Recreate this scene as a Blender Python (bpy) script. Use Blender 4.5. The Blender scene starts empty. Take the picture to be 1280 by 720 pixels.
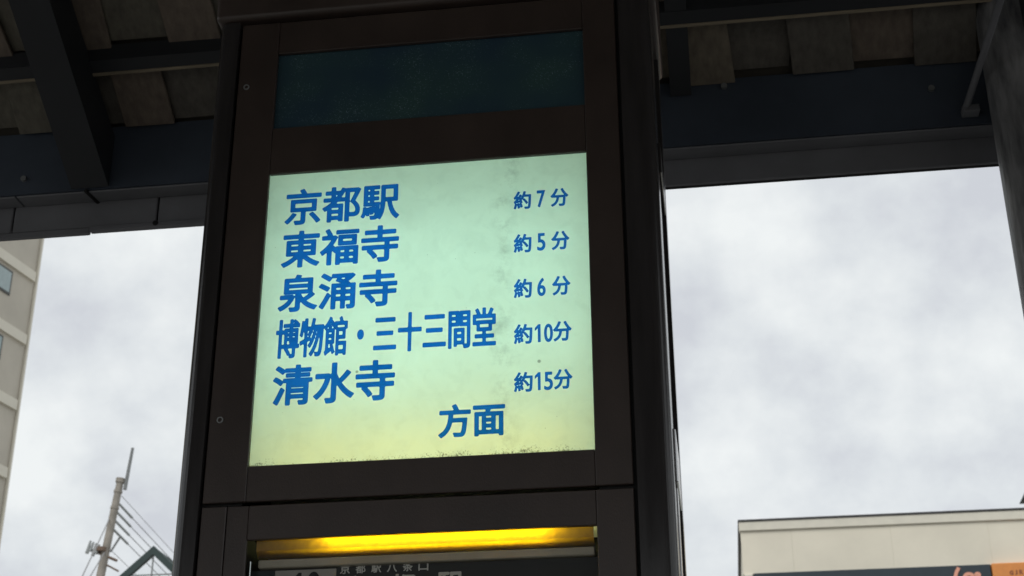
import bpy, bmesh, math, random
import numpy as np
from mathutils import Vector, Matrix
random.seed(7)
sc = bpy.context.scene
COL = sc.collection

# ------------------------------------------------------------------ camera
FPX, PITCH, YAW, ROLL = 1871.0, math.radians(25.05), math.radians(7.77), math.radians(0.30)
CAM = Vector((0.0, -2.6, 1.55))
_f = Vector((-math.sin(YAW)*math.cos(PITCH), math.cos(YAW)*math.cos(PITCH), math.sin(PITCH)))
_r0 = Vector((math.cos(YAW), math.sin(YAW), 0)); _d0 = _f.cross(_r0)
_r = _r0*math.cos(ROLL) + _d0*math.sin(ROLL)
_d = _d0*math.cos(ROLL) - _r0*math.sin(ROLL)
cd = bpy.data.cameras.new('camera'); cam = bpy.data.objects.new('camera', cd); COL.objects.link(cam)
m = Matrix(((_r.x, -_d.x, -_f.x, CAM.x), (_r.y, -_d.y, -_f.y, CAM.y), (_r.z, -_d.z, -_f.z, CAM.z), (0, 0, 0, 1)))
cam.matrix_world = m
cd.sensor_width = 36.0; cd.lens = FPX/1280*36.0
cd.clip_start = 0.05; cd.clip_end = 3000
cd.dof.use_dof = True; cd.dof.focus_distance = 2.95; cd.dof.aperture_fstop = 12.0
sc.camera = cam

# ------------------------------------------------------------------ world: overcast sky
SUN_EL, SUN_AZ = math.radians(50), math.radians(205)      # azimuth from +Y towards +X
w = bpy.data.worlds.new('World'); sc.world = w; w.use_nodes = True
nt = w.node_tree; nt.nodes.clear()
def wn(t, **k):
    n = nt.nodes.new(t)
    for a, b in k.items(): setattr(n, a, b)
    return n
sky = wn('ShaderNodeTexSky', sky_type='NISHITA', sun_disc=False, sun_elevation=SUN_EL, sun_rotation=SUN_AZ)
tc = wn('ShaderNodeTexCoord')
sep = wn('ShaderNodeSeparateXYZ'); nt.links.new(tc.outputs['Generated'], sep.inputs[0])
zc = wn('ShaderNodeMath', operation='MAXIMUM'); nt.links.new(sep.outputs['Z'], zc.inputs[0]); zc.inputs[1].default_value = 0.0
za = wn('ShaderNodeMath', operation='ADD'); nt.links.new(zc.outputs[0], za.inputs[0]); za.inputs[1].default_value = 0.8
cmb = wn('ShaderNodeCombineXYZ')
for a in ('X', 'Y'):
    d = wn('ShaderNodeMath', operation='DIVIDE'); nt.links.new(sep.outputs[a], d.inputs[0]); nt.links.new(za.outputs[0], d.inputs[1]); nt.links.new(d.outputs[0], cmb.inputs[a])
n1 = wn('ShaderNodeTexNoise'); n1.inputs['Scale'].default_value = 11; n1.inputs['Detail'].default_value = 7; n1.inputs['Roughness'].default_value = .55; n1.inputs['Distortion'].default_value = .0
nt.links.new(cmb.outputs[0], n1.inputs['Vector'])
rp = wn('ShaderNodeValToRGB'); e = rp.color_ramp.elements
e[0].position = .33; e[0].color = (.64, .665, .712, 1); e[1].position = .66; e[1].color = (.90, .93, .93, 1)
c = rp.color_ramp.elements.new(.47); c.color = (.75, .785, .81, 1)
nt.links.new(n1.outputs['Fac'], rp.inputs[0])
mul = wn('ShaderNodeVectorMath', operation='SCALE'); nt.links.new(rp.outputs[0], mul.inputs[0]); mul.inputs['Scale'].default_value = 10.0
mix = wn('ShaderNodeMix', data_type='RGBA'); mix.inputs[0].default_value = .96
nt.links.new(sky.outputs[0], mix.inputs[6]); nt.links.new(mul.outputs[0], mix.inputs[7])
bg = wn('ShaderNodeBackground'); bg.inputs['Strength'].default_value = 0.1
nt.links.new(mix.outputs[2], bg.inputs['Color'])
out = wn('ShaderNodeOutputWorld'); nt.links.new(bg.outputs[0], out.inputs[0])

sd = bpy.data.lights.new('sun', 'SUN'); sd.energy = 1.4; sd.angle = math.radians(25); sd.color = (1, .97, .92)
so = bpy.data.objects.new('sun', sd); COL.objects.link(so)
sdir = Vector((math.sin(SUN_AZ)*math.cos(SUN_EL), math.cos(SUN_AZ)*math.cos(SUN_EL), math.sin(SUN_EL)))
so.rotation_euler = sdir.to_track_quat('Z', 'Y').to_euler(); so.location = sdir*40

sc.view_settings.view_transform = 'Standard'; sc.view_settings.look = 'None'
sc.view_settings.exposure = 0.0; sc.view_settings.gamma = 1.0; sc.view_settings.use_curve_mapping = False
sc.cycles.max_bounces = 10; sc.cycles.diffuse_bounces = 6; sc.cycles.transparent_max_bounces = 12

# ------------------------------------------------------------------ pixel -> place helpers
def ray(x, y): return _f + _r*((x-640)/FPX) + _d*((y-360)/FPX)
def onY(x, y, Y): d = ray(x, y); return CAM + d*((Y-CAM.y)/d.y)
def onX(x, y, X): d = ray(x, y); return CAM + d*((X-CAM.x)/d.x)
def onP(x, y, p, n): d = ray(x, y); return CAM + d*((p-CAM).dot(n)/d.dot(n))

# ------------------------------------------------------------------ materials
def mat(name, col, rough=.6, metal=0.0, var=.25, scale=8.0, bump=0.0, bscale=60.0, spec=.5, stretch=None, col2=None, detail=6):
    M = bpy.data.materials.new(name); M.use_nodes = True; t = M.node_tree; b = t.nodes['Principled BSDF']
    co = t.nodes.new('ShaderNodeTexCoord'); src = co.outputs['Object']
    if stretch:
        mp = t.nodes.new('ShaderNodeMapping'); mp.inputs['Scale'].default_value = stretch
        t.links.new(src, mp.inputs[0]); src = mp.outputs[0]
    nz = t.nodes.new('ShaderNodeTexNoise'); nz.inputs['Scale'].default_value = scale; nz.inputs['Detail'].default_value = detail; nz.inputs['Roughness'].default_value = .6
    t.links.new(src, nz.inputs['Vector'])
    r = t.nodes.new('ShaderNodeValToRGB'); a, z = r.color_ramp.elements
    a.position = .3; z.position = .7
    a.color = tuple(x*(1-var) for x in col)+(1,)
    z.color = (tuple(col2) if col2 else tuple(min(1, x*(1+var)) for x in col))+(1,)
    t.links.new(nz.outputs['Fac'], r.inputs[0]); t.links.new(r.outputs[0], b.inputs['Base Color'])
    b.inputs['Roughness'].default_value = rough; b.inputs['Metallic'].default_value = metal
    b.inputs['Specular IOR Level'].default_value = spec
    rr = t.nodes.new('ShaderNodeMapRange'); rr.inputs[3].default_value = max(0, rough-.12); rr.inputs[4].default_value = min(1, rough+.12)
    t.links.new(nz.outputs['Fac'], rr.inputs[0]); t.links.new(rr.outputs[0], b.inputs['Roughness'])
    if bump:
        n2 = t.nodes.new('ShaderNodeTexNoise'); n2.inputs['Scale'].default_value = bscale; n2.inputs['Detail'].default_value = 4
        t.links.new(src, n2.inputs['Vector'])
        bp = t.nodes.new('ShaderNodeBump'); bp.inputs['Strength'].default_value = bump; bp.inputs['Distance'].default_value = .01
        t.links.new(n2.outputs['Fac'], bp.inputs['Height']); t.links.new(bp.outputs[0], b.inputs['Normal'])
    return M
def emit(name, col, s):
    M = bpy.data.materials.new(name); M.use_nodes = True; t = M.node_tree; t.nodes.clear()
    e = t.nodes.new('ShaderNodeEmission'); e.inputs[0].default_value = (*col, 1); e.inputs[1].default_value = s
    o = t.nodes.new('ShaderNodeOutputMaterial'); t.links.new(e.outputs[0], o.inputs[0]); return M
def glassy(name, tint=(.95, .97, .97), refl=.045, rough=.02):
    M = bpy.data.materials.new(name); M.use_nodes = True; t = M.node_tree; t.nodes.clear()
    tr = t.nodes.new('ShaderNodeBsdfTransparent'); tr.inputs[0].default_value = (*tint, 1)
    g = t.nodes.new('ShaderNodeBsdfGlossy'); g.inputs['Roughness'].default_value = rough
    mx = t.nodes.new('ShaderNodeMixShader'); o = t.nodes.new('ShaderNodeOutputMaterial')
    mx.inputs[0].default_value = refl; t.links.new(tr.outputs[0], mx.inputs[1]); t.links.new(g.outputs[0], mx.inputs[2]); t.links.new(mx.outputs[0], o.inputs[0]); return M

M = {}
M['brown'] = mat('brown_steel', (.050, .037, .032), .38, var=.18, scale=5, stretch=(1.5, 1.5, 1), bump=.05, bscale=220, col2=(.060, .043, .036))
M['brown_post'] = mat('brown_post', (.034, .031, .031), .2, var=.25, scale=4, bump=.03, bscale=120, stretch=(6, 6, .6))
M['gap'] = mat('dark_gap', (.006, .006, .006), .8, var=.1)
M['white_in'] = mat('lightbox_white', (.75, .76, .74), .6, var=.05)
M['steel'] = mat('dark_blue_steel', (.050, .064, .088), .5, var=.22, scale=3, bump=.08, bscale=25)
M['steel2'] = mat('grey_fascia', (.165, .168, .182), .55, var=.2, scale=3, bump=.06, bscale=20)
M['rafter'] = mat('rafter_steel', (.018, .020, .024), .55, var=.2, scale=3)
M['lit_edge'] = mat('lit_edge_wood', (.24, .20, .14), .7, var=.3, scale=6, stretch=(1, 14, 14))  # pale tone paints the purlin's lower edge as lit from below
M['deck'] = mat('deck_wood', (.07, .062, .05), .8, var=.2, scale=5)
WOOD = [mat('board_wood', c_, .75, var=.28, scale=5, bump=.15, bscale=40, stretch=(9, 1, 9)) for c_ in ((.165, .140, .105), (.13, .12, .095), (.15, .12, .095), (.11, .10, .085))]
M['zinc'] = mat('roof_zinc', (.22, .23, .24), .5, var=.15)
M['postgrey'] = mat('weathered_post', (.10, .104, .115), .5, var=.5, scale=26, bump=.6, bscale=30, stretch=(1, 1, .22), col2=(.27, .27, .275), detail=9)
M['silver'] = mat('satin_aluminium', (.55, .55, .55), .3, metal=1, var=.1)
M['chrome'] = mat('polished_edge', (.8, .82, .8), .12, metal=1, var=.05)
M['concrete'] = mat('concrete', (.33, .32, .30), .85, var=.18, scale=2, bump=.1)
M['paving'] = mat('paving', (.15, .145, .135), .85, var=.2, scale=1.5, bump=.1)
M['asphalt'] = mat('asphalt', (.05, .05, .052), .9, var=.25, scale=3, bump=.3, bscale=90)
M['paint'] = mat('road_paint', (.75, .75, .73), .7, var=.1)
M['cladding'] = mat('beige_cladding', (.76, .71, .585), .6, var=.06, scale=1.2)
M['cornice'] = mat('pale_cornice', (.72, .685, .58), .6, var=.05)
M['coping'] = mat('dark_coping', (.05, .05, .05), .5, var=.1)
M['signdark'] = mat('dark_signboard', (.022, .035, .045), .4, var=.1)
M['signorange'] = mat('orange_signboard', (.72, .27, .065), .45, var=.08)
M['emblem'] = mat('salmon_emblem', (.78, .36, .25), .5, var=.05)
M['brownprint'] = mat('brown_print', (.30, .09, .03), .6, var=.05)
M['apwall'] = mat('apartment_wall', (.50, .465, .395), .85, var=.08, scale=.6)
M['apband'] = mat('apartment_band', (.68, .645, .55), .8, var=.06, scale=.6)
M['alu'] = mat('window_alu', (.06, .065, .06), .45, var=.1)
M['pane'] = mat('window_pane', (.30, .38, .38), .08, var=.08, spec=1.0)
M['pole'] = mat('pole_concrete', (.31, .285, .25), .85, var=.25, scale=3)  # pole, wire and insulator greys lightened to put distance haze into the colour
M['rust'] = mat('rusty_steel', (.17, .12, .09), .8, var=.3, scale=6)
M['galv'] = mat('galvanised', (.23, .24, .24), .5, metal=.4, var=.15)
M['wire'] = mat('wire', (.26, .26, .265), .6, var=.1)
M['insul'] = mat('insulator', (.30, .32, .32), .5, var=.1)
M['green'] = mat('green_steel', (.020, .042, .039), .5, var=.15)
M['glass'] = glassy('roof_glass', (.985, .99, .99), refl=.03)
M['acrylic'] = glassy('display_acrylic', (.93, .94, .94))
M['board'] = mat('dark_display_board', (.035, .034, .033), .5, var=.2, scale=4)
M['teal'] = mat('dark_teal_tile', (.010, .022, .026), .4, var=.15)
M['tile'] = mat('grey_number_tile', (.46, .42, .38), .5, var=.1)
M['ink'] = mat('black_print', (.012, .012, .013), .5, var=.05)
M['whiteprint'] = mat('white_print', (.72, .69, .63), .6, var=.05)
M['lip'] = mat('lamp_lip', (.52, .46, .36), .45, var=.15)

def film():                                   # blue see-through lettering film
    Mt = bpy.data.materials.new('blue_film'); Mt.use_nodes = True; t = Mt.node_tree; t.nodes.clear()
    tr = t.nodes.new('ShaderNodeBsdfTransparent'); co = t.nodes.new('ShaderNodeTexCoord'); nz = t.nodes.new('ShaderNodeTexNoise'); nz.inputs['Scale'].default_value = 24; nz.inputs['Detail'].default_value = 6; t.links.new(co.outputs['Object'], nz.inputs['Vector'])
    rr = t.nodes.new('ShaderNodeValToRGB'); rr.color_ramp.elements[0].position = .35; rr.color_ramp.elements[1].position = .7; rr.color_ramp.elements[0].color = (.004, .125, .56, 1); rr.color_ramp.elements[1].color = (.012, .17, .72, 1)
    t.links.new(nz.outputs['Fac'], rr.inputs[0]); t.links.new(rr.outputs[0], tr.inputs[0])
    d = t.nodes.new('ShaderNodeBsdfDiffuse'); d.inputs[0].default_value = (.01, .06, .25, 1)
    mx = t.nodes.new('ShaderNodeAddShader'); o = t.nodes.new('ShaderNodeOutputMaterial')
    t.links.new(tr.outputs[0], mx.inputs[0]); t.links.new(d.outputs[0], mx.inputs[1]); t.links.new(mx.outputs[0], o.inputs[0]); return Mt
M['film'] = film()

def opal():                                   # aged milky acrylic face of the light box; object origin at its lower left corner
    Mt = bpy.data.materials.new('opal_acrylic'); Mt.use_nodes = True; t = Mt.node_tree; t.nodes.clear()
    N = lambda ty, **k: (lambda n: [setattr(n, a, b) for a, b in k.items()] and n or n)(t.nodes.new(ty))
    L = t.links.new
    co = N('ShaderNodeTexCoord'); sp = N('ShaderNodeSeparateXYZ'); L(co.outputs['Object'], sp.inputs[0])
    def math_(op, a, b=None, c=None):
        n = N('ShaderNodeMath', operation=op)
        for i, v in enumerate((a, b, c)):
            if v is None: continue
            if hasattr(v, 'default_value'): L(v, n.inputs[i])
            else: n.inputs[i].default_value = v
        return n.outputs[0]
    def noise(s, det=4, rough=.6, dist=0):
        n = N('ShaderNodeTexNoise'); n.inputs['Scale'].default_value = s; n.inputs['Detail'].default_value = det; n.inputs['Roughness'].default_value = rough; n.inputs['Distortion'].default_value = dist
        L(co.outputs['Object'], n.inputs['Vector']); return n.outputs['Fac']
    def ramp(v, p0, c0, p1, c1):
        r = N('ShaderNodeMapRange'); r.inputs[1].default_value = p0; r.inputs[2].default_value = p1; r.inputs[3].default_value = c0; r.inputs[4].default_value = c1
        L(v, r.inputs[0]); return r.outputs[0]
    # grime creeping in from the bottom and left edge, fine black specks
    eb = ramp(sp.outputs['Z'], .012, .0, .050, 1.0); el = ramp(sp.outputs['X'], .000, .0, .014, 1.0)
    edge = math_('MINIMUM', eb, el)
    fine = noise(230, 5, .75); patch = noise(13, 4, .65)
    lim = math_('ADD', math_('MULTIPLY', edge, .42), math_('SUBTRACT', math_('MULTIPLY', patch, .75), .24))          # 0 at the rim
    speck = ramp(math_('SUBTRACT', math_('ADD', fine, -.385), lim), -.02, 1.0, .12, .25)
    # sparse dots
    vo = N('ShaderNodeTexVoronoi'); vo.inputs['Scale'].default_value = 34; L(co.outputs['Object'], vo.inputs['Vector'])
    dsel = N('ShaderNodeSeparateColor'); L(vo.outputs['Color'], dsel.inputs[0])
    size = ramp(dsel.outputs[0], .93, .0, 1.0, .10)
    dots = ramp(math_('SUBTRACT', vo.outputs['Distance'], size), -.012, .45, .05, 1.0)
    # broad cloudy stains
    st = ramp(noise(5.5, 5, .6, .8), .40, .93, .62, 1.0)
    st2 = ramp(noise(26, 3, .6, .5), .36, .96, .50, 1.0)
    # a run of dirty water down the right of the middle
    wx = math_('ADD', sp.outputs['X'], math_('MULTIPLY', noise(7, 3), .10))
    run = ramp(math_('ABSOLUTE', math_('SUBTRACT', wx, .545)), .004, 1.0, .035, .0)
    run = math_('MULTIPLY', run, ramp(noise(20, 5, .7), .46, .0, .68, .30))
    f = math_('MULTIPLY', math_('MULTIPLY', speck, dots), math_('MULTIPLY', st, st2))
    f = math_('MULTIPLY', f, math_('SUBTRACT', 1.0, run))
    mx = N('ShaderNodeMix', data_type='RGBA'); L(f, mx.inputs[0])
    mx.inputs[6].default_value = (.015, .016, .010, 1); mx.inputs[7].default_value = (.83, .90, .80, 1)
    tl = N('ShaderNodeBsdfTranslucent'); L(mx.outputs[2], tl.inputs[0])
    df = N('ShaderNodeBsdfDiffuse'); L(mx.outputs[2], df.inputs[0])
    gl = N('ShaderNodeBsdfGlossy'); gl.inputs['Roughness'].default_value = .12
    m1 = N('ShaderNodeMixShader'); m1.inputs[0].default_value = .22; L(tl.outputs[0], m1.inputs[1]); L(df.outputs[0], m1.inputs[2])
    m2 = N('ShaderNodeMixShader'); m2.inputs[0].default_value = .03; L(m1.outputs[0], m2.inputs[1]); L(gl.outputs[0], m2.inputs[2])
    o = N('ShaderNodeOutputMaterial'); L(m2.outputs[0], o.inputs[0]); return Mt
M['opal'] = opal()

def cover():
    Mt = bpy.data.materials.new('yellowed_cover'); Mt.use_nodes = True; t = Mt.node_tree; t.nodes.clear(); L = t.links.new
    co = t.nodes.new('ShaderNodeTexCoord'); nz = t.nodes.new('ShaderNodeTexNoise'); nz.inputs['Scale'].default_value = 90; nz.inputs['Detail'].default_value = 6; L(co.outputs['Object'], nz.inputs['Vector'])
    r = t.nodes.new('ShaderNodeValToRGB'); r.color_ramp.elements[0].color = (.62, .43, .03, 1); r.color_ramp.elements[1].color = (.92, .68, .06, 1); L(nz.outputs['Fac'], r.inputs[0])
    tl = t.nodes.new('ShaderNodeBsdfTranslucent'); L(r.outputs[0], tl.inputs[0])
    df = t.nodes.new('ShaderNodeBsdfDiffuse'); df.inputs[0].default_value = (.16, .15, .12, 1)
    m1 = t.nodes.new('ShaderNodeMixShader'); m1.inputs[0].default_value = .3; L(tl.outputs[0], m1.inputs[1]); L(df.outputs[0], m1.inputs[2])
    gl = t.nodes.new('ShaderNodeBsdfGlossy'); gl.inputs['Roughness'].default_value = .2
    m2 = t.nodes.new('ShaderNodeMixShader'); m2.inputs[0].default_value = .05; L(m1.outputs[0], m2.inputs[1]); L(gl.outputs[0], m2.inputs[2])
    o = t.nodes.new('ShaderNodeOutputMaterial'); L(m2.outputs[0], o.inputs[0]); return Mt
M['cover'] = cover()

def speckled():                              # dark blue-green panel with pale specks
    Mt = mat('speckled_blue_panel', (.036, .074, .125), .35, var=.3, scale=5.5, col2=(.036, .082, .082), detail=2); t = Mt.node_tree; L = t.links.new
    b = t.nodes['Principled BSDF']; src = b.inputs['Base Color'].links[0].from_socket
    co = t.nodes.new('ShaderNodeTexCoord'); vo = t.nodes.new('ShaderNodeTexVoronoi'); vo.inputs['Scale'].default_value = 370; L(co.outputs['Object'], vo.inputs['Vector'])
    sp = t.nodes.new('ShaderNodeSeparateColor'); L(vo.outputs['Color'], sp.inputs[0])
    n2 = t.nodes.new('ShaderNodeTexNoise'); n2.inputs['Scale'].default_value = 11; n2.inputs['Detail'].default_value = 3; L(co.outputs['Object'], n2.inputs['Vector'])
    ad = t.nodes.new('ShaderNodeMath'); ad.operation = 'MULTIPLY'; L(sp.outputs[0], ad.inputs[0]); L(n2.outputs['Fac'], ad.inputs[1])
    mr = t.nodes.new('ShaderNodeMapRange'); mr.inputs[1].default_value = .36; mr.inputs[2].default_value = .60; L(ad.outputs[0], mr.inputs[0])
    ds = t.nodes.new('ShaderNodeMapRange'); ds.inputs[1].default_value = .45; ds.inputs[2].default_value = .2; L(vo.outputs['Distance'], ds.inputs[0])
    mu = t.nodes.new('ShaderNodeMath'); mu.operation = 'MULTIPLY'; L(mr.outputs[0], mu.inputs[0]); L(ds.outputs[0], mu.inputs[1])
    mx = t.nodes.new('ShaderNodeMix'); mx.data_type = 'RGBA'; L(mu.outputs[0], mx.inputs[0]); L(src, mx.inputs[6]); mx.inputs[7].default_value = (.20, .30, .36, 1)
    L(mx.outputs[2], b.inputs['Base Color']); return Mt
M['speckled'] = speckled()

# ------------------------------------------------------------------ geometry helpers
def link(name, me, mt, parent=None, loc=None):
    o = bpy.data.objects.new(name, me); COL.objects.link(o)
    if mt is not None and not me.materials: me.materials.append(mt)
    if parent: o.parent = parent
    if loc is not None: o.location = loc
    return o
def tomesh(bm, name, smooth=False):
    me = bpy.data.meshes.new(name); bmesh.ops.recalc_face_normals(bm, faces=bm.faces); bm.to_mesh(me); bm.free()
    if smooth:
        for p in me.polygons: p.use_smooth = True
        try: me.set_sharp_from_angle(angle=math.radians(40))
        except Exception: pass
    return me
def bm_box(bm, a, b, bev=0.0, seg=1):
    lo = Vector([min(a[i], b[i]) for i in range(3)]); hi = Vector([max(a[i], b[i]) for i in range(3)])
    g = bmesh.ops.create_cube(bm, size=1.0)
    for v in g['verts']: v.co = Vector([(lo[i]+hi[i])/2 + v.co[i]*(hi[i]-lo[i]) for i in range(3)])
    if bev: bmesh.ops.bevel(bm, geom=list({e_ for v in g['verts'] for e_ in v.link_edges}), offset=bev, segments=seg, affect='EDGES', profile=.5)
def box(name, a, b, mt, parent=None, bev=0.0, seg=1):
    bm = bmesh.new(); bm_box(bm, a, b, bev, seg); return link(name, tomesh(bm, name, seg > 1), mt, parent)
def bm_tube(bm, pts, r, seg=10, r2=None):
    pts = [Vector(p) for p in pts]; n = len(pts); rings = []
    for i, p in enumerate(pts):
        t_ = (pts[min(i+1, n-1)]-pts[max(i-1, 0)]).normalized()
        u = t_.cross(Vector((0, 0, 1)) if abs(t_.z) < .9 else Vector((1, 0, 0))).normalized(); v = t_.cross(u)
        rr = r + ((r2-r)*i/(n-1) if r2 is not None else 0)
        rings.append([bm.verts.new(p + (u*math.cos(2*math.pi*k/seg) + v*math.sin(2*math.pi*k/seg))*rr) for k in range(seg)])
    for a, b in zip(rings, rings[1:]):
        for k in range(seg): bm.faces.new((a[k], a[(k+1) % seg], b[(k+1) % seg], b[k]))
    bm.faces.new(rings[0]); bm.faces.new(rings[-1])
def tube(name, pts, r, mt, parent=None, seg=10, r2=None):
    bm = bmesh.new(); bm_tube(bm, pts, r, seg, r2); return link(name, tomesh(bm, name, True), mt, parent)
def prism(name, prof, axis, a, b, mt, parent=None, smooth=False):
    """extrude a closed 2-D profile along an axis ('x': profile is (y,z); 'z': (x,y); 'y': (x,z))"""
    bm = bmesh.new()
    def P(u, v, t_): return {'x': (t_, u, v), 'z': (u, v, t_), 'y': (u, t_, v)}[axis]
    A = [bm.verts.new(P(u, v, a)) for u, v in prof]; B = [bm.verts.new(P(u, v, b)) for u, v in prof]
    n = len(prof)
    for i in range(n): bm.faces.new((A[i], A[(i+1) % n], B[(i+1) % n], B[i]))
    bm.faces.new(A); bm.faces.new(B)
    return link(name, tomesh(bm, name, smooth), mt, parent)
def thing(name, label, cat, loc=(0, 0, 0), group=None):
    o = bpy.data.objects.new(name, None); COL.objects.link(o); o.location = loc; o['label'] = label; o['category'] = cat
    if group: o['group'] = group
    return o
def tag(o, label, cat, group=None):
    o['label'] = label; o['category'] = cat
    if group: o['group'] = group
    return o
def structure(o): o['kind'] = 'structure'; return o

def glyph_outline(text, res=5):
    """closed outlines of a piece of text set in the built-in font, as arrays of 2-D points"""
    c_ = bpy.data.curves.new('text', 'FONT'); c_.body = text; c_.size = 1.0; c_.resolution_u = res; c_.fill_mode = 'NONE'
    o = bpy.data.objects.new('text', c_); COL.objects.link(o)
    bpy.context.view_layer.update()
    me = bpy.data.meshes.new_from_object(o.evaluated_get(bpy.context.evaluated_depsgraph_get()))
    co = np.array([v.co[:2] for v in me.vertices]); ed = np.array([e_.vertices[:] for e_ in me.edges])
    bpy.data.objects.remove(o); bpy.data.curves.remove(c_); bpy.data.meshes.remove(me)
    return co, ed
def bold_polys(co, ed, bold, step):
    """polygons covering the outline grown by `bold`: a distance field cut by marching squares"""
    lo = co.min(0)-bold-2*step; hi = co.max(0)+bold+2*step
    nx, ny = [int(math.ceil(v)) for v in (hi-lo)/step]
    gx = lo[0]+np.arange(nx+1)*step; gy = lo[1]+np.arange(ny+1)*step
    G = np.stack(np.meshgrid(gx, gy, indexing='ij'), -1).reshape(-1, 2)
    dist = np.full(len(G), 1e9); cnt = np.zeros(len(G), int)
    for a, b in ed:
        A, B = co[a], co[b]; d = B-A; l2 = d.dot(d)
        if l2 < 1e-18: continue
        t_ = np.clip(((G-A)@d)/l2, 0, 1); q = G-A-t_[:, None]*d
        dist = np.minimum(dist, (q*q).sum(1))
        if A[1] != B[1]:
            cr = (A[1] > G[:, 1]) != (B[1] > G[:, 1])
            xi = A[0]+(G[:, 1]-A[1])/(B[1]-A[1])*d[0]
            cnt += (cr & (G[:, 0] < xi))
    sd_ = np.sqrt(dist); sd_[cnt % 2 == 1] *= -1
    V = (bold-sd_).reshape(nx+1, ny+1)            # > 0 inside
    polys = []
    for iy in range(ny):
        run = None
        for ix in range(nx+1):
            if ix < nx:
                c4 = (V[ix, iy], V[ix+1, iy], V[ix+1, iy+1], V[ix, iy+1]); full = min(c4) > 0
            else: full = False
            if full and run is None: run = ix
            if not full and run is not None:
                polys.append([(gx[run], gy[iy]), (gx[ix], gy[iy]), (gx[ix], gy[iy+1]), (gx[run], gy[iy+1])]); run = None
            if ix < nx and not full and max(c4) > 0:
                P = [(gx[ix], gy[iy]), (gx[ix+1], gy[iy]), (gx[ix+1], gy[iy+1]), (gx[ix], gy[iy+1])]; poly = []
                for k in range(4):
                    va, vb = c4[k], c4[(k+1) % 4]; pa, pb = P[k], P[(k+1) % 4]
                    if va > 0: poly.append(pa)
                    if (va > 0) != (vb > 0):
                        u = va/(va-vb); poly.append((pa[0]+(pb[0]-pa[0])*u, pa[1]+(pb[1]-pa[1])*u))
                if len(poly) >= 3: polys.append(poly)
    return polys
def lettering(name, items, Y, mt, parent, bold=.02):
    """items: (text, x_left, x_right, y_top, y_bottom[, bold]) in photo pixels, laid on the upright plane at depth Y; bold in metres"""
    bm = bmesh.new()
    for it in items:
        text, xl, xr, yt, yb = it[:5]; bd = it[5] if len(it) > 5 else bold
        if text == '1':                        # plain stem with a short flag
            co = np.array([(.52, 0), (.98, 0), (.98, 1), (.60, 1), (0, .80), (0, .64), (.52, .78)], float); ed = [(k, (k+1) % 7) for k in range(7)]; bd = .0002
        else: co, ed = glyph_outline(text)
        xm, ym = (xl+xr)/2, (yt+yb)/2
        X0, X1 = onY(xl, ym, Y).x+bd, onY(xr, ym, Y).x-bd; Z1, Z0 = onY(xm, yt, Y).z-bd, onY(xm, yb, Y).z+bd
        mn, mx_ = co.min(0), co.max(0)
        co = (co-mn)/(mx_-mn)*np.array([X1-X0, Z1-Z0]) + np.array([X0, Z0])
        for poly in bold_polys(co, ed, bd, (Z1-Z0)/(46 if Z1-Z0 > .05 else 34)):
            bm.faces.new([bm.verts.new((x, Y, z)) for x, z in poly])
    bmesh.ops.remove_doubles(bm, verts=bm.verts[:], dist=1e-6)
    me = bpy.data.meshes.new(name); bm.to_mesh(me); bm.free()
    return link(name, me, mt, parent)

# ------------------------------------------------------------------ ground
def sheet(name, x0, x1, y0, y1, z, mt):
    bm = bmesh.new(); bm.faces.new([bm.verts.new(p) for p in ((x0, y0, z), (x1, y0, z), (x1, y1, z), (x0, y1, z))])
    return structure(link(name, tomesh(bm, name), mt))
sheet('ground', -600, 600, -600, 600, -.15, M['concrete'])
sheet('road', -300, 300, 3.2, 14.5, -.146, M['asphalt'])
structure(box('pavement', (-60, -9, -.14), (60, 3.0, 0), M['paving']))
structure(box('kerb', (-60, 3.002, -.145), (60, 3.2, .01), M['concrete'], bev=.015))
structure(box('far_pavement', (-60, 14.5, -.145), (60, 19.0, -.01), M['paving']))
for i in range(14):
    x = -35 + i*5
    mk = sheet('lane_marking', x, x+2.5, 8.8, 8.95, -.142, M['paint'])

# ------------------------------------------------------------------ bus stop sign pillar
pil = thing('sign_pillar', 'dark brown steel bus stop pillar with lit destination sign under the shelter roof', 'sign pillar', (-.52, .18, 0))
def pp(o):                                     # parent keeping world place
    o.parent = pil; o.matrix_parent_inverse = Matrix.Translation((.52, -.18, 0)); return o
def pbox(name, a, b, mt, bev=.0025, parent=None, seg=1):
    o = box(name, a, b, mt, None, bev, seg)
    if parent: o.parent = parent; return o
    return pp(o)
ZT = 3.452
def rprof(x0, x1, y0, y1, r, corners, n=7):
    pts = []
    for cx, cy, a0, key in ((x0+r, y0+r, 180, 'a'), (x1-r, y0+r, 270, 'b'), (x1-r, y1-r, 0, 'c'), (x0+r, y1-r, 90, 'd')):
        if key in corners:
            for k in range(n+1):
                a = math.radians(a0+90*k/n); pts.append((cx+r*math.cos(a), cy+r*math.sin(a)))
        else: pts.append({'a': (x0, y0), 'b': (x1, y0), 'c': (x1, y1), 'd': (x0, y1)}[key])
    return pts
pp(prism('core', rprof(-.985, -.07, .235, .36, .01, ''), 'z', .02, ZT, M['gap']))
pp(prism('corner_post', rprof(-.995, -.9465, -.004, .355, .028, 'a'), 'z', 0, ZT, M['brown_post'], smooth=False))
pp(prism('corner_post', rprof(-.1285, -.062, -.004, .10, .026, 'b', 10), 'z', 0, ZT, M['brown_post'], smooth=False))
pp(prism('corner_post', rprof(-.1285, -.056, .27, .365, .012, 'c'), 'z', 0, ZT, M['brown_post']))
pbox('side_panel', (-.072, .1005, .0), (-.064, .2695, ZT), M['brown_post'])
for z0, z1 in ((2.395, 2.50), (1.2, 1.3)):
    pbox('side_rail', (-.0635, .075, z0), (-.0565, .2685, z1), M['silver'], .002)
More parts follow.
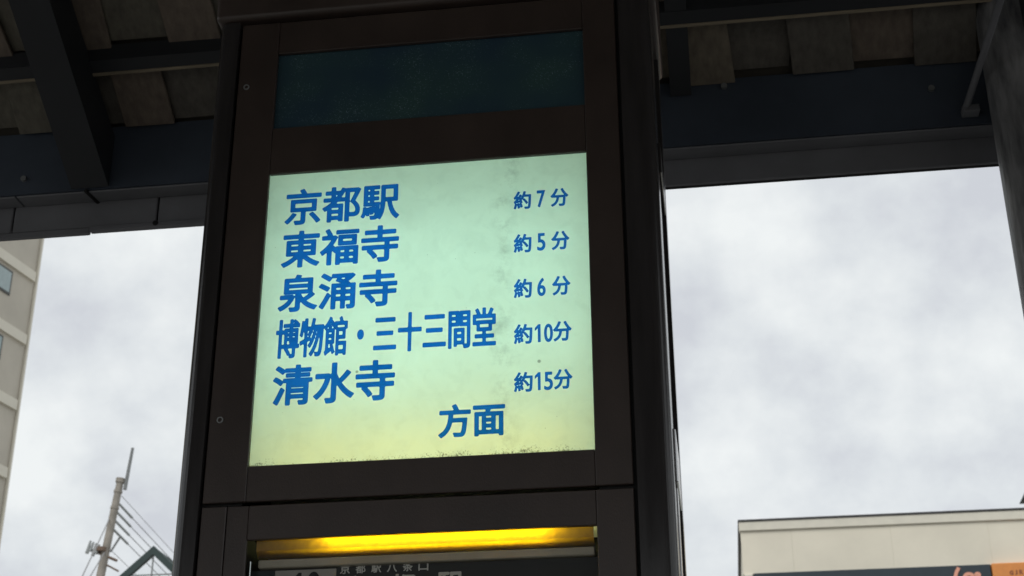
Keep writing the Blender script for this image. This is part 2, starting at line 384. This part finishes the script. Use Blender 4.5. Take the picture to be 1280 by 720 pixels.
pbox('side_rail', (-.0635, .075, 3.05), (-.0565, .2685, 3.12), M['brown_post'], .002)
pbox('side_strip', (-.0635, .105, .0), (-.059, .165, 2.393), M['silver'], .001)
pbox('gap_backing', (-.9455, .012, .02), (-.868, .02, ZT-.005), M['gap'], 0)
pbox('gap_backing', (-.198, .012, .02), (-.1295, .02, ZT-.005), M['gap'], 0)
pbox('header', (-1.002, -.012, ZT+.004), (-.048, .372, 3.78), M['brown'], .012, seg=3)
pbox('top_cap', (-1.02, -.03, 3.781), (-.03, .39, 3.82), M['brown'], .006)
pbox('base_plinth', (-1.02, -.03, 0), (-.03, .39, .09), M['concrete'], .008)
# upper door: stiles and rails
def frame(name, x0, x1, y0, y1, z0, z1, parent=None): return pbox(name, (x0, y0, z0), (x1, y1, z1), M['brown'], .0015, parent)
frame('stile', -.9415, -.8585, 0, .011, 2.372, 3.446)
frame('stile', -.2035, -.1355, 0, .011, 2.372, 3.446)
frame('rail', -0.8583, -0.2037, .0012, .011, 3.366, 3.446)
frame('rail', -0.8583, -0.2037, .0012, .011, 3.0705, 3.180)
frame('rail', -0.8583, -0.2037, .0012, .011, 2.372, 2.4415)
# lower door
frame('stile', -.9415, -.8935, 0, .011, .55, 2.3645)
frame('stile', -.8925, -.8505, .002, .011, .55, 2.3645)
frame('stile', -.2035, -.1355, 0, .011, .55, 2.3645)
frame('rail', -0.8503, -0.2037, .0012, .011, 2.2985, 2.3645)
frame('rail', -0.8503, -0.2037, .0012, .011, 1.15, 1.24)
frame('lower_panel', -0.8503, -0.2037, .003, .011, .55, 1.148)
frame('kick_panel', -.9415, -.1355, .001, .011, .09, .545)
# round key locks
for px, py in ((308, 109), (275, 525)):
    c_ = onY(px, py, -.001); bm = bmesh.new()
    for k in range(16):
        a0, a1 = 2*math.pi*k/16, 2*math.pi*(k+1)/16
        q = [(.0065, a0), (.0065, a1), (.0042, a1), (.0042, a0)]
        f_ = [bm.verts.new((c_.x+r_*math.cos(a), -.0022, c_.z+r_*math.sin(a))) for r_, a in q]; g_ = [bm.verts.new((v.co.x, .0, v.co.z)) for v in f_]
        bm.faces.new(f_)
        for i in range(4): bm.faces.new((f_[i], f_[(i+1) % 4], g_[(i+1) % 4], g_[i]))
    pp(link('key_lock', tomesh(bm, 'key_lock'), M['galv']))
# top speckled panel
o = link('speckled_panel', None or (lambda bm: (bm_box(bm, (0, 0, 0), (.685, .004, .215)), tomesh(bm, 'speckled_panel'))[1])(bmesh.new()), M['speckled'], None, (-.872, .0125, 3.166))
pp(o)
# light box behind the destination face: five white walls
lb = [((-.866, .0175, 2.425), (-.862, .225, 3.09)), ((-.199, .0175, 2.425), (-.195, .225, 3.09)), ((-.8615, .0175, 2.425), (-.1995, .225, 2.429)), ((-.8615, .0175, 3.086), (-.1995, .225, 3.09)), ((-.8615, .221, 2.4295), (-.1995, .225, 3.0855))]
bm = bmesh.new()
for a, b in lb: bm_box(bm, a, b)
pp(link('light_box', tomesh(bm, 'light_box'), M['white_in']))
M['tube_cool'] = emit('tube_cool', (.64, 1.0, .88), 4.75)
M['tube_warm'] = emit('tube_warm', (1.0, .78, .14), 3.3)
for z in (2.65, 2.86): pp(tube('lamp_tube', [(-.84, .15, z), (-.22, .15, z)], .014, M['tube_cool'], None, 12))
pp(tube('lamp_tube', [(-.82, .10, 2.45), (-.24, .10, 2.45)], .012, M['tube_warm'], None, 12))
face = link('destination_face', (lambda bm: (bm_box(bm, (0, 0, 0), (.666, .0025, .645)), tomesh(bm, 'destination_face'))[1])(bmesh.new()), M['opal'], None, (-.864, .0125, 2.434))
pp(face); face['label'] = 'backlit pale green acrylic destination sign with blue lettering'
# single-sided emphasis: keep only the front skin so light scatters once
bm = bmesh.new(); bm.from_mesh(face.data)
bmesh.ops.delete(bm, geom=[f_ for f_ in bm.faces if abs(f_.normal.y) < .5 or f_.calc_center_median().y > .001], context='FACES'); bm.to_mesh(face.data); bm.free()
YL = .0119
def text_on(items, bold, lab, Y=YL, mt='film', on=None):
    o = lettering('lettering', items, Y, M[mt], None, bold); o['label'] = lab
    o.parent = on or face
    if on is None: o.matrix_parent_inverse = Matrix.Translation(-face.location)
    return o
text_on([('京都駅', 357, 499.5, 232.5, 277.5)], .0021, 'blue lettering 京都駅')
text_on([('東福寺', 352.5, 498.5, 285, 331)], .0023, 'blue lettering 東福寺')
text_on([('泉涌寺', 348.5, 496.5, 340, 386.5)], .0023, 'blue lettering 泉涌寺')
text_on([('博物館・三十三間堂', 345, 620, 391.5, 441)], .0017, 'blue lettering 博物館・三十三間堂')
text_on([('清水寺', 341, 493.5, 453, 504)], .0023, 'blue lettering 清水寺')
text_on([('方面', 548, 631.5, 504, 546)], .0021, 'blue lettering 方面')
def minutes(dx, y, h, num, lab):
    """about-so-many-minutes line: y is the top of the first character, h its height"""
    it = [('約', 642+dx*.2, 664+dx, y, y+h), ('分', 688+dx*2, 710.5+dx*2.6, y-3.8, y+h-3.6)]
    if len(num) == 1: it.append((num, 671+dx*.5, 681.5+dx*.6, y-1.2, y+h-2.4, .0010))
    else: it += [(num[0], 668.5, 675.8, y+.3, y+h-2.2, .0009), (num[1], 680, 691.2, y-.4, y+h-2.4, .0010)]
    text_on(it, .0012, lab)
minutes(0, 239, 22.5, '7', 'blue lettering 約7分'); minutes(.5, 292.5, 23.2, '5', 'blue lettering 約5分'); minutes(1, 348.5, 24, '6', 'blue lettering 約6分')
minutes(1.6, 405, 25, '10', 'blue lettering 約10分'); minutes(2, 465, 25, '15', 'blue lettering 約15分')
# lower display: lamp cover, lip, board
pbox('display_back', (-.8500, .225, 1.2), (-.2, .23, 2.31), M['gap'], 0)
pbox('display_wall', (-.8555, .0125, 1.2), (-.8515, .224, 2.31), M['gap'], 0)
pbox('display_wall', (-.2025, .0125, 1.2), (-.1985, .224, 2.31), M['gap'], 0)
zA, zB, zC = onY(530, 668, .012).z, onY(530, 680, .0125).z, onY(530, 690.5, .026).z
cx0, cx1 = onY(320, 690, .012).x, onY(742, 668, .012).x
t_ = .0015
pp(prism('lamp_cover', [(.0125, 2.32), (.0125, zB), (.026, zC), (.0275, zC), (.014, zB+.0006), (.014, 2.32)], 'x', cx0, cx1, M['cover']))
pbox('lamp_hood', (cx0-.002, .0125, 2.3205), (cx1+.002, .16, 2.324), M['white_in'], 0)
pbox('light_blocker', (cx0+.004, .0225, zB+.001), (cx1-.004, .12, zB+.003), M['white_in'], 0)  # opaque strip added to keep tube light off the cover's lower facet
M['tube_yellow'] = emit('tube_yellow', (1.0, 1.0, .40), 23)
pp(tube('lamp_tube', [(cx0+.13, .034, 2.303), (cx1-.08, .034, 2.303)], .008, M['tube_yellow'], None, 12))
zD = onY(530, 702, .0285).z
pbox('lamp_lip', (cx0, .0285, zD), (cx1, .10, zC-.0008), M['lip'], .002)
bd = pbox('display_board', (-.848, .0405, 1.25), (-.206, .046, zD-.0006), M['board'], 0)
YB = .040
tl_ = onY(345, 712, YB); tr_ = onY(421, 710, YB)
nt_ = pbox('number_tile', (tl_.x, YB-.0045, zD-.25), (tr_.x, YB, zD-.004), M['tile'], .0008)
pbox('teal_tile', (onY(316, 712, YB).x, YB-.0045, zD-.25), (tl_.x-.002, YB, zD-.004), M['teal'], .0008)
text_on([('1', 366.5, 376, 716, 752), ('0', 383, 400, 714.5, 751)], .0022, 'black number 10 on grey tile', YB-.0052, 'ink', nt_)
text_on([(ch, 425+19.6*i, 437.5+19.6*i, 705.5-.85*i, 717.5-.85*i) for i, ch in enumerate('京都駅八条口')], .0004, 'small white lettering 京都駅八条口', YB-.0006, 'whiteprint', bd)
text_on([(ch, 428+59*i, 460+59*i, 719.5-2.4*i, 752-2.4*i) for i, ch in enumerate('京都駅')], .0012, 'large white lettering 京都駅', YB-.0006, 'whiteprint', bd)
pbox('glint_strip', (-.8465, .0135, 1.26), (-.8435, .0255, zC-.006), M['chrome'], .001)  # chrome strip added to give the glints of the acrylic edge
pbox('acrylic_pane', (-.849, .0085, 1.245), (-.205, .0105, zC-.002), M['acrylic'], 0)

# ------------------------------------------------------------------ bus shelter
Y0 = 1.10; TAN = math.tan(math.radians(30))
zb = onY(500, 208, Y0).z                       # underside of the eave beam
zt = onY(600, 130, Y0).z                       # where the boards meet it
sh = thing('bus_shelter', 'dark steel bus shelter with timber board roof on a weathered post behind the sign pillar', 'bus shelter', (0, Y0, 0))
def sp_(o): o.parent = sh; o.matrix_parent_inverse = Matrix.Translation((0, -Y0, 0)); return o
def sbox(name, a, b, mt, bev=.004): return sp_(box(name, a, b, mt, None, bev))
RIDGE = -1.0; REAR = -4.4  # rear slope out of view, lengthened to darken pillar and pane reflections
zr = lambda Y: zt + (Y0-Y)*TAN if Y >= RIDGE else zt + (Y0-RIDGE)*TAN - (RIDGE-Y)*TAN
XL, XR = -5.2, 4.6
UP = Vector((0, 0, 1)); PB = Vector((0, 0, zb))
Y1 = onP(115, 251, PB, UP).y                   # depth of the grey fascia behind the beam
sp_(prism('eave_beam', [(Y0, zb), (Y1, zb), (Y1, zt+.02), (Y0, zt+.02)], 'x', XL, XR, M['steel']))
zfr = onY(1040, 217.5, Y1).z; zfl = onY(130, 291.5, Y1).z
xj = [XL] + [onY(px, 268, Y1).x for px in (17, 196)] + [-.5, XR]
for a, b in zip(xj, xj[1:]):
    lo = zfl+.022 if a < -.6 else zfr
    sbox('fascia_board', (a+.0025, Y1+.001+random.uniform(0, .003), lo), (b-.0025, Y1+.012, zt), M['steel2'], .003)
sbox('gutter_lip', (XL, Y1-.004, zfl), (onY(112, 292, Y1).x, Y1+.010, zfl+.021), M['steel2'], .003)
sbox('gutter_lip', (onY(112, 292, Y1).x+.002, Y1-.012, zfl+.004), (-.505, Y1+.010, zfl+.021), M['steel2'], .003)
sbox('fascia_backing', (XL, Y1+.0125, zfl+.035), (XR, Y1+.04, zt), M['gap'], 0)
for a, b in ((XL, onY(17, 250, Y0).x), (onY(17, 250, Y0).x+.004, -.5), (-.496, XR)): sbox('soffit_board', (a, Y0+.006, zb-.006), (b, Y1-.0005, zb-.0005), M['steel2'], .002)
c_ = onY(196, 281, Y1); sp_(tube('bolt_head', [(c_.x, Y1-.014, c_.z), (c_.x, Y1, c_.z)], .009, M['gap'], None, 8))
q1, q2 = onP(107, 236, PB, UP), onP(123, 251, PB, UP)
sp_(tube('beam_clip', [(q1.x, q1.y, zb-.006), (q2.x, q2.y, zb-.006)], .006, M['gap'], None, 6))
for px, py in ((30, 224), (1164, 111), (905, 108)):
    c_ = onY(px, py, Y0-.003); sp_(tube('bolt_head', [(c_.x, Y0-.010, c_.z), (c_.x, Y0, c_.z)], .009, M['galv'], None, 8))
# roof skin
prof = [(Y0+.30, zr(Y0+.30)+.075), (RIDGE, zr(RIDGE)+.10), (REAR, zr(REAR)+.075), (REAR, zr(REAR)+.105), (RIDGE, zr(RIDGE)+.135), (Y0+.30, zr(Y0+.30)+.105)]
sp_(prism('roof_skin', prof, 'x', XL, XR, M['zinc']))
sp_(prism('roof_lining', [(Y0+.22, zr(Y0+.22)+.048), (RIDGE, zr(RIDGE)+.048), (REAR+.05, zr(REAR+.05)+.048), (REAR+.05, zr(REAR+.05)+.07), (RIDGE, zr(RIDGE)+.07), (Y0+.22, zr(Y0+.22)+.07)], 'x', XL, XR, M['deck']))
# purlins along the slope
nrm = Vector((0, TAN, 1)).normalized(); dn = Vector((0, 1, -TAN)).normalized(); p0 = Vector((0, Y0, zt))
yp = onP(140, 74, p0, nrm).y
STEP = Y0 - yp + .01
purl = [yp - STEP*k*1.18 for k in range(8) if yp - STEP*k*1.18 > RIDGE+.1]
for Yp in purl:
    z = zr(Yp)
    sp_(prism('purlin', [(Yp-.030, z+.03), (Yp-.030, z-.022), (Yp+.004, z-.041), (Yp+.004, z+.01)], 'x', XL, XR, M['rafter']))
    sp_(prism('purlin_lit_edge', [(Yp+.0045, z-.043), (Yp+.012, z-.047), (Yp+.024, z-.036), (Yp+.0045, z-.026)], 'x', XL, XR, M['lit_edge']))  # added strip, light on the purlin's lower edge put into its colour
# overlapping boards, every second one raised, in rows between the purlins
W = .163
def row(Ya, Yb, x0, seed, n):
    rnd = random.Random(seed); x = x0
    for i in range(n):
        wd = W*rnd.uniform(.94, 1.06); low = i % 2 == 0
        lift = (0.0 if low else .022) + rnd.uniform(-.003, .003)
        ext = (.012 if low else .008) + rnd.uniform(-.008, .008)
        over = .012 if not low else 0
        a, b = Ya, Yb + ext; bm = bmesh.new(); yaw = rnd.uniform(-.006, .006)
        g = bmesh.ops.create_cube(bm, size=1)
        for v in g['verts']:
            yy = a if v.co.y < 0 else b
            xx = x + wd/2 + v.co.x*(wd+2*over) + (yaw*2 if v.co.y > 0 else -yaw*2)
            v.co = (xx, yy, zr(yy) + lift + (0 if v.co.z < 0 else .014) + rnd.uniform(-.0015, .0015))
        bmesh.ops.bevel(bm, geom=bm.edges[:], offset=.002, segments=1, affect='EDGES')
        sp_(link('roof_board', tomesh(bm, 'roof_board'), rnd.choice(WOOD)))
        x += wd
xa = onP(870, 55, p0, nrm).x - W*.55
row(purl[0]+.012, Y0-.02, xa-24*W, 3, 46)
xb = onP(200, 25, p0, nrm).x
row(purl[1]+.012, purl[0]-.036, xb-16*W, 5, 46)
row(purl[2]+.012, purl[1]-.036, xb-15.6*W, 9, 44)
# rafters
def rafter(x, wd, drop=.11):
    a, b = Y0-.005, RIDGE
    sp_(prism('rafter', [(a, zr(a)-.02), (a, zb+.002 if drop > .1 else zr(a)-.02-drop), (b, zr(b)-.065-drop), (b, zr(b)-.065)], 'x', x-wd/2, x+wd/2, M['rafter']))
def rx(px, py): return onP(px, py, Vector((0, Y0, zt-.12)), nrm).x
rafter(rx(74, 80), .115)
rafter(rx(846, 40), .06, .012)
rafter(onY(1275, 60, Y0-.1).x+.05, .13)
rafter(rx(78, 80)-1.7, .13)
# post on the right and one beyond the left of the frame
pxl = onY(1263.5, 290, Y0-.12)
PR = .115
xpost = pxl.x + PR
sp_(tube('post', [(xpost, Y0-.12, 0), (xpost, Y0-.12, zr(Y0-.12)+.04)], PR, M['postgrey'], None, 28))
sp_(tube('post', [(XL+.6, Y0-.12, 0), (XL+.6, Y0-.12, zr(Y0-.12)+.04)], PR, M['postgrey'], None, 28))
for x in (XL+.6, xpost): sp_(tube('post', [(x, -4.1, 0), (x, -4.1, zr(-4.1)-.02)], PR, M['postgrey'], None, 28))
a = onY(1208, 134, Y0-.03); b = onY(1250, 2, Y0-.42); b = a + (b-a)*1.15
sp_(tube('brace', [a, b], .010, M['steel2'], None, 10))
sbox('brace_bracket', (a.x-.012, Y0-.04, a.z-.018), (a.x+.035, Y0-.0005, a.z+.004), M['steel2'], .003)

# ------------------------------------------------------------------ beige shop building across the street
YB2 = 20.0
tl = onY(922, 651, YB2); zc0 = onY(1000, 660, YB2).z; zs = onY(1100, 711.5, YB2).z
shop = thing('shop_building', 'low beige clad shop building with dark and orange signboards across the road', 'building', (tl.x+6, YB2+4, 0))
def hp(o): o.parent = shop; o.matrix_parent_inverse = Matrix.Translation((-tl.x-6, -YB2-4, 0)); return o
def hbox(name, a, b, mt, bev=.0): return hp(box(name, a, b, mt, None, bev))
X0 = tl.x; X1 = X0+14; YE = YB2+9
hbox('coping', (X0, YB2-.05, tl.z-.025), (X1, YE, tl.z), M['coping'])
hbox('cornice', (X0+.012, YB2-.035, zc0-.02), (X1, YB2+.1, tl.z-.027), M['cornice'], .01)
hbox('wall', (X0+.05, YB2+.06, -.1), (X1-.05, YE-.1, zs-.002), M['cladding'])
jx = [X0+.03] + [onY(px, 690, YB2).x for px in (991, 1116, 1239)]
while jx[-1] < X1-2.2: jx.append(jx[-1]+1.62)
jx.append(X1-.03)
for a, b in zip(jx, jx[1:]): hbox('cladding_panel', (a+.0006, YB2+random.uniform(-.003, .003), zs), (b-.0006, YB2+.12, zc0-.022), M['cladding'], .001)
hbox('parapet_core', (X0+.05, YB2+.125, zs), (X1-.05, YE-.1, tl.z-.055), M['cladding'])
xs0, xs1 = onY(942, 718, YB2-.05).x, onY(1238, 712, YB2-.05).x
hbox('corner_trim', (X0+.045, YB2-.04, -.1), (xs0-.01, YB2+.055, zs-.003), M['cornice'], .01)
hbox('dark_signboard', (xs0, YB2-.10, zs-1.5), (xs1, YB2+.055, zs-.012), M['signdark'], .01)
os_ = hbox('orange_signboard', (xs1+.015, YB2-.11, zs-1.5), (X1-.1, YB2+.055, zs-.004), M['signorange'], .01)
# emblem: ring with a round mark inside, salmon on the dark board
ec = onY(1210, 712, YB2-.11); ex = ec.x; sc_ = (onY(1220, 712, YB2-.11).x-ex)/10
def disc_arc(name, cx, cz, r0, r1, a0, a1, Y, mt):
    bm = bmesh.new(); n = 24; prev = None
    for k in range(n+1):
        a = math.radians(a0+(a1-a0)*k/n)
        cur = [bm.verts.new((cx+r*math.cos(a), y, cz+r*math.sin(a))) for r, y in ((r0, Y), (r1, Y), (r1, Y+.02), (r0, Y+.02))]
        if prev:
            for i in range(4): bm.faces.new((prev[i], prev[(i+1) % 4], cur[(i+1) % 4], cur[i]))
        prev = cur
    o = link(name, tomesh(bm, name), mt); hp(o)
    return o
disc_arc('emblem_ring', onY(1222, 726, YB2-.11).x, onY(1222, 726, YB2-.11).z, sc_*25.5, sc_*30, 140, 240, YB2-.121, M['emblem'])
disc_arc('emblem_mark', ex, onY(1210, 723.5, YB2-.11).z, sc_*4, sc_*8.5, 0, 360, YB2-.121, M['emblem'])
disc_arc('emblem_mark', onY(1222, 719, YB2-.11).x, onY(1222, 719, YB2-.11).z, sc_*.4, sc_*4.2, 0, 360, YB2-.121, M['emblem'])
hp(lettering('sign_lettering', [('G', 1262, 1267, 713, 719, .006), ('J', 1268.5, 1272, 712.5, 718.5, .006), ('R', 1274, 1279, 712, 718, .006)], YB2-.1125, M['brownprint'], None))
for i in range(5):                              # shopfront glazing below
    hbox('shop_window', (X0+1.2+i*2.5, YB2+.02, .4), (X0+3.4+i*2.5, YB2+.058, 3.0), M['pane'], .01)
# green roofed hut on the shop's flat roof
hut0 = onY(1274, 630, YB2+5.5)
hut = thing('rooftop_hut', 'small green pitched roof hut on top of the beige shop', 'hut', (hut0.x+1.4, YB2+6.2, tl.z))
hr = prism('roof', [(hut0.x, hut0.z), (hut0.x+1.4, hut0.z+2.4), (hut0.x+2.8, hut0.z), (hut0.x+2.66, hut0.z), (hut0.x+1.4, hut0.z+2.2), (hut0.x+.14, hut0.z)], 'y', YB2+5, YB2+5.5, M['green'])
hw = prism('wall', [(hut0.x+.5, tl.z+.003), (hut0.x+2.3, tl.z+.003), (hut0.x+2.3, hut0.z+.62), (hut0.x+1.4, hut0.z+2.15), (hut0.x+.5, hut0.z+.62)], 'y', YB2+5.1, YB2+7.2, M['cladding'])
for o in (hr, hw): o.parent = hut; o.matrix_parent_inverse = Matrix.Translation((-hut0.x-1.4, -YB2-6.2, -tl.z))

# ------------------------------------------------------------------ apartment block on the left
cor = onY(46, 350, 50.0); HD = math.radians(10)
wd_ = Vector((math.sin(HD), math.cos(HD), 0)); nn = Vector((math.cos(HD), -math.sin(HD), 0))   # along the wall (away) and out of it
ap = thing('apartment_building', 'tall beige apartment block with pale floor bands and dark framed windows', 'building', (cor.x, cor.y, 0))
def P3(s, o_, z): return Vector((cor.x, cor.y, 0)) - wd_*s + nn*o_ + Vector((0, 0, z))     # s metres back from the corner towards the viewer
def wbox(name, s0, s1, o0, o1, z0, z1, mt, parent=None):
    bm = bmesh.new(); g = bmesh.ops.create_cube(bm, size=1)
    for v in g['verts']:
        v.co = P3(s0 if v.co.x < 0 else s1, o0 if v.co.y < 0 else o1, z0 if v.co.z < 0 else z1)
    o = link(name, tomesh(bm, name), mt)
    o.parent = parent or ap
    if parent is None: o.matrix_parent_inverse = Matrix.Translation((-cor.x, -cor.y, 0))
    return o
fl = []
for px, py in ((46, 350), (35, 427), (24, 510), (12, 594)): fl.append(onY(px, py, 50.0).z)
FH = (fl[0]-fl[3])/3; BH = .42
top = fl[0]+FH*2.1
s1 = (cor - onP(13.5, 352, cor, nn)).dot(wd_); zw1 = onP(12, 338, cor, nn).z; zw0 = onP(10, 369, cor, nn).z
wbox('wall', 0, 26, -14, 0, -.1, top, M['apwall'])
wbox('roof_parapet', -.1, 26.1, -14.1, .1, top+.002, top+.6, M['apband'])
wbox('downpipe', .04, .14, .02, .11, 0, top-.01, M['apband'])
k = 0; z = fl[0]+FH
while z > 1.5:
    wbox('floor_band', .25, 26, .0, .12, z-BH/2, z+BH/2, M['apband'])
    for j in range(5):
        s = s1 + j*4.6; zz = zw0 + (z-fl[0])
        wn_ = wbox('window', s, s+2.0, .002, .05, zz, zz+zw1-zw0, M['alu'])
        for q_ in range(2): wbox('pane', s+.09+q_*.955, s+.955+q_*.955, .052, .062, zz+.09, zz+zw1-zw0-.09, M['pane'], wn_)
    z -= FH

# ------------------------------------------------------------------ leaning utility pole with its lines
YP = 38.0
pt = onY(150, 603, YP); pb = onY(126.5, 716, YP); dv = (pt-pb).normalized()
base = pt - dv*(pt.z/dv.z)
up = thing('utility_pole', 'leaning concrete utility pole with antenna rod and cross arm beyond the road', 'utility pole', base)
def up_(o): o.parent = up; o.matrix_parent_inverse = Matrix.Translation(-base); return o
up_(tube('shaft', [base, pt], .23, M['pole'], None, 14, .105))
up_(tube('pole_cap', [pt-dv*.01, pt+dv*.12], .135, M['pole'], None, 12))
pd = ray(640, 360).normalized()
al = pt - dv*.7
tp = onY(166, 560, YP); bt = onY(156, 612, YP)
up_(tube('antenna_rod', [bt, tp], .06, M['galv'], None, 8, .045))
for z_ in (.25, .75): up_(tube('clamp_band', [pt-dv*z_, pt-dv*(z_+.07)], .128, M['pole'], None, 12))
cpx = onY(111, 686, YP); cpr = onY(137, 697, YP)
up_(tube('cross_arm', [cpx, cpr + (cpr-cpx)*.35], .045, M['rust'], None, 6))
for k in range(4):
    q = cpx + (cpr-cpx)*(.0+.14*k); up_(tube('insulator', [q+Vector((0, -.1, -.16+.1*(k % 2))), q+Vector((.05, -.05, .22))], .055, M['insul'], None, 8, .03))
up_(tube('clamp_band', [onY(128, 690, YP)-Vector((0, .05, 0)), onY(129, 685, YP)-Vector((0, .05, 0))], .165, M['rust'], None, 12))
up_(tube('bracket', [onY(138, 690, YP), onY(151, 670, YP)], .03, M['galv'], None, 6))
up_(tube('bracket', [onY(133, 706, YP), onY(148, 714, YP)], .03, M['rust'], None, 6))
wdir = Vector((-.05, 1, -.004))
for i, (px, py, thick) in enumerate(((148, 629, 1), (146, 640, 1), (144, 651, 1), (142, 662, 1), (152, 620, 0), (139, 688, 0))):
    s = onY(px, py, YP)
    pts = []
    for k in range(13):
        t_ = k/12; pts.append(s + wdir*(60*t_) + Vector((0, 0, -1.3*4*t_*(1-t_)*.6)))
    if thick: up_(tube('strain_insulator', [s, s+(pts[1]-s)*.26], .036, M['insul'], None, 8))
    tag(tube('power_line', pts, .013 if thick else .009, M['wire'], None, 6),
        ('topmost', 'second from top', 'third from top', 'lowest')[i] + ' of the four insulated power lines on the leaning pole' if thick else ('thin overhead cable tied to the head of the leaning pole above the power lines' if i == 4 else 'thin overhead cable tied beside the cross arm of the leaning pole'), 'power line', 'lines behind the leaning pole')
for (px, py, qx, qy), lab in zip(((137, 648, 96, 735), (131, 690, 98, 745)), ('stay cable slanting down from above the cross arm of the leaning pole', 'stay cable slanting down from below the cross arm of the leaning pole')):
    a = onY(px, py, YP); b = onY(qx, qy, YP-6); b = a+(b-a)*1.5
    tag(tube('stay_cable', [a, b], .018, M['wire'], None, 6), lab, 'cable', 'stay cables of the leaning pole')

# ------------------------------------------------------------------ green gabled glass canopy
YG = 24.0
apx = onY(192, 682, YG); lf = onY(150, 719, YG); sl = (apx.z-lf.z)/(apx.x-lf.x)
gb = thing('gabled_canopy', 'dark green steel gable canopy with glazed roof beside the leaning pole', 'canopy', (apx.x, YG+2, 0))
def gp(o): o.parent = gb; o.matrix_parent_inverse = Matrix.Translation((-apx.x, -YG-2, 0)); return o
HW = 2.3; ez_ = apx.z - HW*sl; TH = .13
for Yg in (YG, YG+4):
    for s in (-1, 1):
        gp(prism('gable_rafter', [(apx.x, apx.z), (apx.x+s*HW, ez_), (apx.x+s*HW, ez_-TH*1.3), (apx.x, apx.z-TH*1.3)], 'y', Yg, Yg+.1, M['green']))
        gp(box('post', (apx.x+s*(HW-.1)-.06, Yg, -.1), (apx.x+s*(HW-.1)+.06, Yg+.1, ez_-.12), M['green']))
    for dz in (.55, .85): gp(box('tie_rod', (apx.x-(dz-.05)/sl, Yg+.04, apx.z-dz-.012), (apx.x+(dz-.05)/sl, Yg+.06, apx.z-dz+.012), M['galv']))
    gp(box('king_rod', (apx.x-.012, Yg+.03, ez_), (apx.x+.012, Yg+.055, apx.z-.17), M['galv']))
gp(box('ridge_bar', (apx.x-.04, YG+.101, apx.z-.12), (apx.x+.04, YG+3.999, apx.z-.04), M['green']))
for s in (-1, 1):
    bm = bmesh.new(); bm.faces.new([bm.verts.new(p) for p in ((apx.x+s*.05, YG+.1, apx.z-.03-.05*sl), (apx.x+s*HW, YG+.1, ez_-.02), (apx.x+s*HW, YG+4, ez_-.02), (apx.x+s*.05, YG+4, apx.z-.03-.05*sl))])
    gp(link('roof_pane', tomesh(bm, 'roof_pane'), M['glass']))
